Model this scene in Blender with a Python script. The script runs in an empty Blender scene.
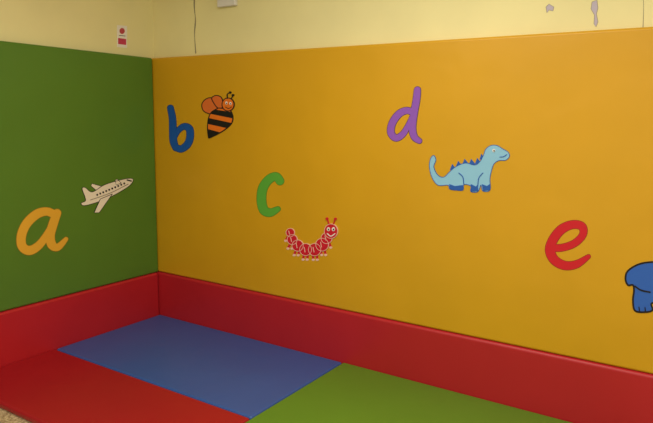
import bpy, bmesh, numpy as np, math
from mathutils import Vector, Matrix
from mathutils.geometry import tessellate_polygon
sc=bpy.context.scene
sc.view_settings.view_transform='Standard'
sc.view_settings.look='None'

# ---------------------------------------------------------------- camera
CAM=[3.5295,-3.1108,1.4784,2.1485,-0.148,0.0126,0.6165]
def basis():
    cx,cy,cz,yaw,pitch,roll,f=CAM
    d=Vector((math.cos(pitch)*math.cos(yaw),math.cos(pitch)*math.sin(yaw),math.sin(pitch)))
    r=d.cross(Vector((0,0,1))).normalized();u=r.cross(d)
    return Vector((cx,cy,cz)),r*math.cos(roll)+u*math.sin(roll),-r*math.sin(roll)+u*math.cos(roll),d,f*1000
c0,R,U,D,F=basis()
cd=bpy.data.cameras.new('camera');co=bpy.data.objects.new('camera',cd);sc.collection.objects.link(co)
m=Matrix((R,U,-D)).transposed().to_4x4();m.translation=c0;co.matrix_world=m
cd.sensor_width=36;cd.lens=F/653*36;sc.camera=co

# rectification of the traced drawings -> metres on each wall surface (u along wall, z up)
def M9(*v): return np.array(v).reshape(3,3)
MATS={'Y0':M9(0.012716,-0.00035987,-1.9251,0.0023785,-0.009109,2.4743,0.0015353,-0.00032701,1),
'X0':M9(0.0072518,-0.00020524,-1.0979,-0.0019074,-0.0057966,2.1228,-0.0013377,-0.00014563,1),
'Y5':M9(0.012833,-0.0003471,-2.0128,0.0023802,-0.0092476,2.4903,0.0015353,-0.00032701,1),
'X5':M9(0.0072956,-0.00021456,-1.0694,-0.0019064,-0.0058757,2.132,-0.0013377,-0.00014563,1)}

# ---------------------------------------------------------------- materials
def lin(c):
    return tuple(((v/255)/12.92 if v/255<=.04045 else ((v/255+.055)/1.055)**2.4) for v in c)+(1,)
_m={}
def vinyl(name,rgb,rough=.38,bump=.08,scale=300,var=.022,wrk=.28):
    if name in _m:return _m[name]
    m=bpy.data.materials.new(name);m.use_nodes=True;n=m.node_tree.nodes;l=m.node_tree.links
    b=n['Principled BSDF'];tc=n.new('ShaderNodeTexCoord')
    b.inputs['Roughness'].default_value=rough
    b.inputs['Specular IOR Level'].default_value=.4
    n1=n.new('ShaderNodeTexNoise');n1.inputs['Scale'].default_value=2.2;n1.inputs['Detail'].default_value=5
    l.new(tc.outputs['Object'],n1.inputs['Vector'])
    r=n.new('ShaderNodeValToRGB');c=lin(rgb)
    r.color_ramp.elements[0].position=.3;r.color_ramp.elements[1].position=.7
    r.color_ramp.elements[0].color=tuple(v*(1-var*1.5) for v in c[:3])+(1,)
    r.color_ramp.elements[1].color=tuple(min(1,v*(1+var*1.5)) for v in c[:3])+(1,)
    l.new(n1.outputs['Fac'],r.inputs['Fac']);l.new(r.outputs['Color'],b.inputs['Base Color'])
    if bump:
        n2=n.new('ShaderNodeTexNoise');n2.inputs['Scale'].default_value=scale;n2.inputs['Detail'].default_value=3
        l.new(tc.outputs['Object'],n2.inputs['Vector'])
        bp=n.new('ShaderNodeBump');bp.inputs['Strength'].default_value=bump;bp.inputs['Distance'].default_value=.002
        l.new(n2.outputs['Fac'],bp.inputs['Height'])
        n3=n.new('ShaderNodeTexNoise');n3.inputs['Scale'].default_value=3.2;n3.inputs['Detail'].default_value=1
        n3.inputs['Distortion'].default_value=.6
        l.new(tc.outputs['Object'],n3.inputs['Vector'])
        b2=n.new('ShaderNodeBump');b2.inputs['Strength'].default_value=wrk;b2.inputs['Distance'].default_value=.02
        l.new(n3.outputs['Fac'],b2.inputs['Height']);l.new(bp.outputs['Normal'],b2.inputs['Normal'])
        l.new(b2.outputs['Normal'],b.inputs['Normal'])
    _m[name]=m;return m

M_yel=vinyl('vinyl_yellow',(214,161,24));M_grn=vinyl('vinyl_green',(86,128,40))
M_red=vinyl('vinyl_red',(186,34,40));M_redm=vinyl('vinyl_red_mat',(164,24,32))
M_blu=vinyl('vinyl_blue_mat',(56,90,160));M_grm=vinyl('vinyl_green_mat',(94,138,40))
M_wall=vinyl('painted_plaster',(240,230,168),.8,.15,60,.03,.2)
M_ceil=vinyl('ceiling_paint',(235,232,220),.9,.1,60,.02,.1)

# ---------------------------------------------------------------- solids
def box(name,lo,hi,mat,bev=0,seg=5,parent=None):
    me=bpy.data.meshes.new(name);bm=bmesh.new();bmesh.ops.create_cube(bm,size=1)
    lo=Vector(lo);hi=Vector(hi);ctr=(lo+hi)/2
    for v in bm.verts: v.co=Vector((v.co.x*(hi.x-lo.x),v.co.y*(hi.y-lo.y),v.co.z*(hi.z-lo.z)))
    if bev: bmesh.ops.bevel(bm,geom=list(bm.edges),offset=bev,segments=seg,profile=.5,affect='EDGES')
    for f in bm.faces:f.smooth=bool(bev)
    bm.to_mesh(me);bm.free();me.materials.append(mat)
    o=bpy.data.objects.new(name,me);o.location=ctr;sc.collection.objects.link(o)
    if bev:
        w=o.modifiers.new('wn','WEIGHTED_NORMAL');w.keep_sharp=False
    if parent:o.parent=parent
    return o
h=.3229;H=1.9;T=.05;FL=-.04;CE=2.75
WB=box('wall_back',(-.2,T,FL),(6,T+.15,CE),M_wall)
WL=box('wall_left',(-.2,-5,FL),(-T,T,CE),M_wall)
box('yellow_padded_panel',(-T+.001,0,h+.003),(5.6,T-.001,H),M_yel,.014)
box('green_padded_panel',(-T+.001,-4.6,h+.003),(0,-.002,H),M_grn,.014)
box('red_padded_skirting',(-T+.001,-.008,FL),(5.6,T-.001,h+.002),M_red,.018)
box('red_padded_skirting',(-T+.001,-4.6,FL),(.008,-.010,h+.002),M_red,.018)

mf=bpy.data.materials.new('speckled_lino');mf.use_nodes=True;n=mf.node_tree.nodes;l=mf.node_tree.links
tc=n.new('ShaderNodeTexCoord');nz=n.new('ShaderNodeTexNoise');nz.inputs['Scale'].default_value=90;nz.inputs['Detail'].default_value=6
l.new(tc.outputs['Object'],nz.inputs['Vector']);rp=n.new('ShaderNodeValToRGB')
rp.color_ramp.elements[0].position=.38;rp.color_ramp.elements[0].color=lin((150,125,90))
rp.color_ramp.elements[1].position=.6;rp.color_ramp.elements[1].color=lin((215,195,150))
l.new(nz.outputs['Fac'],rp.inputs['Fac']);l.new(rp.outputs['Color'],n['Principled BSDF'].inputs['Base Color'])
box('floor',(-.2,-5,FL-.1),(6,T+.15,FL),mf)
box('ceiling',(-.2,-5,CE),(6,T+.15,CE+.1),M_ceil)
a,b,b2=1.6433,.8819,1.4945
g=.0015
box('blue_floor_mat',(.009,-b+g,FL),(a-g,-.009,0),M_blu,.016)
box('red_floor_mat',(.009,-b2,FL),(a-g,-b-g,0),M_redm,.016)
box('green_floor_mat',(a+g,-1.76,FL),(3.3,-.009,.002),M_grm,.016)

# ---------------------------------------------------------------- applique art
def ink(name,rgb,rough=.5): return vinyl(name,rgb,rough,0,0,.02)
def smooth(pts,closed=False,k=6):
    out=[];N=len(pts);P=[np.array(p,float) for p in pts]
    rng=range(N) if closed else range(N-1)
    for i in rng:
        if closed: p0,p1,p2,p3=P[i-1],P[i],P[(i+1)%N],P[(i+2)%N]
        else: p0,p1,p2,p3=P[max(i-1,0)],P[i],P[i+1],P[min(i+2,N-1)]
        for j in range(k):
            t=j/k
            out.append(.5*((2*p1)+(-p0+p2)*t+(2*p0-5*p1+4*p2-p3)*t*t+(-p0+3*p1-3*p2+p3)*t**3))
    if not closed: out.append(P[-1])
    return out
class Art:
    def __init__(s,name,plane,parent=None):
        s.name=name;s.plane=plane;s.M=MATS[plane];s.v=[];s.f=[];s.mi=[];s.mats=[];s.parent=parent;s.eps=0
    def put(s,p,d):
        q=s.M@np.array([p[0],p[1],1.]);u,z=q[0]/q[2],q[1]/q[2]
        if s.plane=='Y0':return (u,-d,z)
        if s.plane=='X0':return (d,u,z)
        if s.plane=='Y5':return (u,T-d,z)
        return (-T+d,u,z)
    def depth(s,layer):
        s.eps+=1;return .0006*layer+s.eps*.000003
    def poly(s,pts,mat,layer):
        d=s.depth(layer);b0=len(s.v);N=len(pts)
        if mat not in s.mats:s.mats.append(mat)
        mi=s.mats.index(mat)
        s.v+=[s.put(p,d) for p in pts]+[s.put(p,0) for p in pts]
        for t in tessellate_polygon([[Vector((p[0],p[1],0)) for p in pts]]):
            s.f.append([b0+i for i in t]);s.mi.append(mi)
        for i in range(N):
            j=(i+1)%N;s.f.append([b0+i,b0+j,b0+N+j,b0+N+i]);s.mi.append(mi)
    def blob(s,pts,mat,layer,outline=None,ow=1.,sm=True):
        q=smooth(pts,True) if sm else [np.array(p,float) for p in pts]
        s.poly(q,mat,layer)
        if outline: s.line(list(q)+[q[0]],ow,outline,layer+1,False)
    def line(s,pts,w,mat,layer,sm=True,caps=True):
        q=smooth(pts) if sm else [np.array(p,float) for p in pts]
        q=[q[0]]+[q[i] for i in range(1,len(q)) if np.linalg.norm(q[i]-q[i-1])>1e-6]
        n_=len(q)
        ws=[(w if not hasattr(w,'__len__') else np.interp(i/(n_-1),np.linspace(0,1,len(w)),w))/2 for i in range(n_)]
        L=[];Rr=[];T_=[]
        for i in range(n_):
            t=q[min(i+1,n_-1)]-q[max(i-1,0)];t=t/(np.linalg.norm(t)+1e-9);T_.append(t)
            nn=np.array([-t[1],t[0]]);L.append(q[i]+nn*ws[i]);Rr.append(q[i]-nn*ws[i])
        b0=len(s.v);base=s.depth(layer)
        if mat not in s.mats:s.mats.append(mat)
        mi=s.mats.index(mat)
        for i in range(n_):
            d=base+i*.000003
            s.v+=[s.put(L[i],d),s.put(Rr[i],d),s.put(L[i],0),s.put(Rr[i],0)]
        for i in range(n_-1):
            x=b0+4*i;y=x+4
            for f in ([x,x+1,y+1,y],[x,y,y+2,x+2],[x+1,x+3,y+3,y+1]): s.f.append(f);s.mi.append(mi)
        s.eps+=n_
        if caps:
            for (p,t,r_) in ((q[0],-T_[0],ws[0]),(q[-1],T_[-1],ws[-1])):
                a0=math.atan2(t[1],t[0])
                s.poly([p+r_*np.array([math.cos(a0+math.pi*(k/8-.5)),math.sin(a0+math.pi*(k/8-.5))]) for k in range(9)],mat,layer)
    def stroke(s,pts,w,mat,edge,layer=2,e=1.0):
        w2=[x+e for x in w] if hasattr(w,'__len__') else w+e
        s.line(pts,w2,edge,layer-1);s.line(pts,w,mat,layer)
    def disc(s,c,rx,ry,mat,layer,outline=None,ow=.8,rot=0):
        q=[]
        for k in range(28):
            t=2*math.pi*k/28;x=rx*math.cos(t);y=ry*math.sin(t)
            q.append(np.array([c[0]+x*math.cos(rot)-y*math.sin(rot),c[1]+x*math.sin(rot)+y*math.cos(rot)]))
        s.blob(q,mat,layer,outline,ow,False)
    def build(s):
        me=bpy.data.meshes.new(s.name);me.from_pydata(s.v,[],s.f)
        for mm in s.mats:me.materials.append(mm)
        for p,i in zip(me.polygons,s.mi):p.material_index=i
        bm=bmesh.new();bm.from_mesh(me)
        c=sum((v.co for v in bm.verts),Vector())/len(bm.verts)
        bmesh.ops.translate(bm,verts=bm.verts,vec=-c);bm.to_mesh(me);bm.free()
        o=bpy.data.objects.new(s.name,me);o.location=c;sc.collection.objects.link(o)
        if s.parent:
            o.parent=s.parent;o.location=c-s.parent.location
        return o
K=ink('ink_black',(24,18,18));W_=ink('ink_white',(242,236,226))
# letter a
A=Art('letter_a','X0');c1=ink('applique_gold',(230,174,50));e1=ink('edge_brown',(150,115,30))
A.stroke([(55,215),(47,211.5),(37,214),(27,223),(21.5,235),(22,246),(29,250.5),(38,246),(46,236),(53,223),(57,213)],[8,8,9,9,9,9,9,8,7,6,7],c1,e1,2)
A.stroke([(57,213),(53,224),(50,236),(52,245),(58,247),(66,239)],[8,9,9,9,7,4],c1,e1,2.1);A.build()
# airplane
A=Art('airplane_sticker','X0');pw=ink('plane_white',(240,230,204));pg=ink('plane_grey',(120,105,80))
A.blob([(104,187),(92,183.5),(91,186),(97,191)],pw,1,K,.5,False)
A.blob([(133,180),(130,178.3),(120,180),(104,185),(92,192),(85,187.5),(82,189),(85.5,200),(81,203),(84,205.5),(96,202.5),(110,197),(122,190.5),(130,185)],pw,3,K,.5)
A.blob([(112,194),(99,212.5),(94,212.5),(100,199)],pw,5,K,.5,False)
A.blob([(121,183),(117,179),(115,180),(116,185)],pw,2,K,.5,False)
for i in range(10):
    t=i/9;A.disc((97+t*27,194.8-t*11.4),.9,1,K,5)
A.line([(90,200),(110,193),(128,184)],.5,pg,5);A.line([(127,180),(131,181)],1.3,K,5);A.build()
# b
A=Art('letter_b','Y0');c1=ink('applique_blue',(26,88,172));e1=ink('edge_navy',(24,50,90))
A.stroke([(170.5,108),(172.5,118),(173,130),(173.5,141),(176,148)],[6,6.5,7,7,6],c1,e1,2)
A.stroke([(174,139),(178,131),(184,126.5),(189.5,129),(190,138),(187,145),(181,149),(175.5,147)],[4,5,6,7,7,7,6.5,6],c1,e1,2.1);A.build()
# bee
A=Art('bee_sticker','Y0');bo=ink('bee_orange',(236,120,28));bw=ink('bee_wing',(224,112,46))
A.blob([(202,104),(206,99),(212,98),(218,103),(220,109),(214,114),(207,113),(203,110)],bw,1,K,.9)
A.blob([(212,98),(216,95.5),(221,97),(223,102),(222,108),(218,108),(214,103)],bw,3,K,.9)
Lp=smooth([(219,108),(212,112),(209,118),(208,125),(208,131),(209,138)]);Rp=smooth([(230,109),(233,116),(232,123),(226,129),(218,134),(209.5,138)])
A.poly(Lp+Rp[::-1],bo,5)
def st(t0,t1):
    n_=len(Lp);i0=int(t0*(n_-1));i1=int(t1*(n_-1));A.poly(Lp[i0:i1+1]+Rp[i0:i1+1][::-1],K,6)
st(.12,.27);st(.42,.58);st(.74,1)
A.line(Lp+Rp[::-1]+[Lp[0]],.9,K,7,False)
A.disc((228.5,104.5),6,6.5,bo,7,K,.9)
A.disc((227,103),1.1,1.5,W_,9);A.disc((231,103.5),1.1,1.5,W_,9);A.disc((227.2,103.4),.5,.7,K,10);A.disc((231.1,103.8),.5,.7,K,10)
A.line([(226,107),(229,108.5),(232,107)],.6,K,9)
A.line([(228,98.5),(227.5,94.5),(230,92.5)],.8,K,8);A.disc((230.5,92.5),1.2,1.2,K,8)
A.line([(231.5,98.8),(233,96)],.8,K,8);A.disc((233.3,95.2),1.2,1.2,K,8);A.build()
# c
A=Art('letter_c','Y0');c1=ink('applique_green',(92,172,56));e1=ink('edge_dkgreen',(80,125,30))
A.stroke([(280,181),(276,176.5),(269,179.5),(263,188),(261.5,200),(264,210),(270.5,212.5),(278,209)],[8,8,8.5,9,9,9,8,5],c1,e1,2);A.build()
# caterpillar
A=Art('caterpillar_sticker','Y0');cr=ink('cat_red',(208,24,44));cp=ink('cat_pink',(244,196,176))
seg=[(290.5,232.5,4.2),(292.5,239.5,5),(298,245.5,5.6),(306,249.5,6),(315,249.5,6.2),(322.5,244.5,6.4),(327,238,5.5)]
for x,y,r in seg:
    for dx in (-2,2):
        nx=(x-312)/24;A.line([(x+dx,y+r-1),(x+dx+nx*3,y+r+3.5)],2.2,cr,2);A.disc((x+dx+nx*3,y+r+4),1.5,1.2,cp,3)
for i,(x,y,r) in enumerate(seg):
    A.disc((x,y),r,r,cr,4+i*.4,cp,.5)
    A.line([(x-1.5,y-r*.4),(x-.5,y+r*.4)],.6,cp,8)
A.disc((331.5,231),6.6,7.2,cr,8,cp,.5)
A.disc((329,229),1.6,2,W_,10);A.disc((334,229),1.6,2,W_,10);A.disc((329.2,229.4),.7,.9,K,11);A.disc((334.2,229.4),.7,.9,K,11)
A.line([(328,233.5),(331.5,236),(335.5,233.5)],1,W_,10)
A.line([(329.5,224.5),(327.5,219)],1,cr,8);A.disc((327.3,218.6),1.3,1.3,cr,9)
A.line([(333.5,224.5),(335.5,219)],1,cr,8);A.disc((335.7,218.8),1.3,1.3,cr,9);A.build()
# d
A=Art('letter_d','Y0');c1=ink('applique_purple',(144,88,190));e1=ink('edge_violet',(50,30,70))
A.stroke([(414,113),(407,110.5),(399,114),(392.5,123),(391,132.5),(396,138),(403,134),(409,124),(414,113)],[6,6.5,7,7,7,6.5,6,5,5],c1,e1,2)
A.stroke([(417.5,90),(416.5,100),(414,114),(412.5,128),(414.5,137),(419.5,141)],[6.5,7,7,7,6.5,5],c1,e1,2.1);A.build()
# dinosaur
A=Art('dinosaur_sticker','Y0');dl=ink('dino_light',(142,198,226));dd=ink('dino_dark',(36,92,176))
for (x,y,s_) in [(453,165,4),(459,162,4.2),(465.5,160,4.4),(472,160,4.2),(478,159,4),(482,154.5,3.2)]:
    A.blob([(x-s_*.8,y+5),(x-s_*.2,y-s_*.3),(x+s_,y+5)],dd,1,None,0,False)
A.blob([(484,154),(486,149),(491,145.5),(497,145.5),(503,149),(508,152),(509.5,156),(506,160),(499,160.5),(494,164),(491.5,171),(490,179),(490,190),(483,191),(481,185),(478,191.5),(471,191.5),(471,186),(464,184.5),(463,190),(456,190),(450,189),(449,186),(447,185),(438,185),(432,177),(429.5,166),(431,158),(434,155.5),(436,160),(434,167),(438,175),(444,177),(450,171.5),(457,166),(466,163),(475,165),(480.5,161)],dl,3,dd,.6)
for q in ([(449.5,184),(455,186),(463,185),(463.5,190),(456,190.3),(450,189.3)],[(471,184),(476,186.5),(478,184.5),(478.5,191),(471,191.6)],[(482,184),(487,186),(490,184),(490.3,190),(483.3,191)]):
    A.blob(q,dd,6,None,0,False)
A.line([(464,184),(463,177),(459,173)],.8,dd,6);A.line([(478,186),(479,178),(483,173)],.8,dd,6)
A.disc((494,150.5),1.4,1.6,W_,6);A.disc((494.3,150.8),.7,.9,K,7);A.line([(500,157),(504,156.5),(507,154.5)],.7,dd,6);A.build()
# e
A=Art('letter_e','Y0');c1=ink('applique_red',(208,24,38));e1=ink('edge_maroon',(140,24,24))
A.stroke([(552,248),(563,247.5),(575,243),(583,234.5),(582,226.5),(573,224.5),(562,229),(553.5,239),(550,250),(554.5,260),(565,265.5),(577,264),(588.5,256.5)],[7,7,7,7,8,8,9,9,9.5,9,8.5,7.5,4],c1,e1,2);A.build()
# elephant
A=Art('elephant_sticker','Y0');eb=ink('ele_blue',(48,100,190))
A.blob([(625.5,279),(627,272),(633,267),(641,263.5),(652,262),(668,262),(684,264),(694,258),(706,257),(716,263),(720,275),(724,290),(732,300),(738,296),(741,300),(734,308),(722,305),(713,294),(706,292),(700,298),(700,318),(682,318),(681,300),(668,303),(652,303),(652.5,310),(645,312),(635,310.5),(633,300),(634,291),(633,285),(628,285)],eb,2,K,1.8)
A.blob([(690,264),(700,262),(706,272),(702,286),(692,288),(686,276)],eb,5,K,1.8)
A.line([(635,286),(641,290),(650,292)],1.4,K,5);A.line([(639,307),(639.5,311)],1,K,5);A.line([(645,307.5),(645.5,311.5)],1,K,5)
A.disc((711,268),1.6,2,K,5);A.build()
# things on the upper painted walls
A=Art('notice_label','X5')
A.blob([(117,25),(127,26),(127,48),(117,47)],W_,2,None,0,False)
A.blob([(118,38),(126,39),(126,45),(118,44)],ink('notice_pink',(200,60,90)),3,None,0,False)
A.disc((122,31),2.6,3,ink('notice_red',(190,70,80)),3)
A.line([(119,35.5),(125,36)],.6,K,3);A.build()
lil=ink('undercoat_lilac',(186,176,190));gr_=ink('undercoat_grey',(150,140,110))
A=Art('paint_chip','Y5',WB)
A.blob([(592,2),(597,0),(598,8),(596.5,14),(598,22),(596,27),(594,24),(594.5,15),(591,9)],lil,1,gr_,.5,False);A.build()
A=Art('paint_chip','Y5',WB);A.blob([(546,7),(549,4),(554,7),(553,11),(549,10),(547,13)],lil,1,gr_,.5,False);A.build()
A=Art('plaster_crack','Y5',WB);A.line([(195,-14),(194.3,6),(195.5,20),(194.6,34),(195.8,53)],[.7,1.5,.6,1.4,.6,1.2],gr_,1);A.build()
A=Art('plaster_crack','Y5',WB);A.line([(643,-8),(643.6,8),(643,28)],[.6,.5,.9],gr_,1);A.build()
box('socket_box',(.605,T-.03,2.202),(.762,T,2.352),vinyl('plastic_white',(225,222,215),.4,0,0,.01),.006)

# ---------------------------------------------------------------- light
def lamp(name,loc,sx,sy,p,col):
    root=bpy.data.objects.new(name,None);sc.collection.objects.link(root);root.location=loc
    bx=box('housing',(-sx/2-.03,-sy/2-.03,.004),(sx/2+.03,sy/2+.03,.05),M_ceil,.005,2,root)
    L=bpy.data.lights.new('tube_light','AREA');L.shape='RECTANGLE';L.size=sx;L.size_y=sy;L.energy=p;L.color=col
    o=bpy.data.objects.new('tube_light',L);sc.collection.objects.link(o);o.parent=root
for loc,p in (((2.3,-1.4,CE-.05),30),((3.9,-1.9,CE-.05),26),((1.3,-3.2,CE-.05),22),((3.4,-3.9,CE-.05),30)):
    lamp('ceiling_light',loc,1.2,.5,p,(1,.94,.85))
w=bpy.data.worlds.new('w');sc.world=w;w.use_nodes=True
w.node_tree.nodes['Background'].inputs[0].default_value=(1,.94,.85,1);w.node_tree.nodes['Background'].inputs[1].default_value=.55
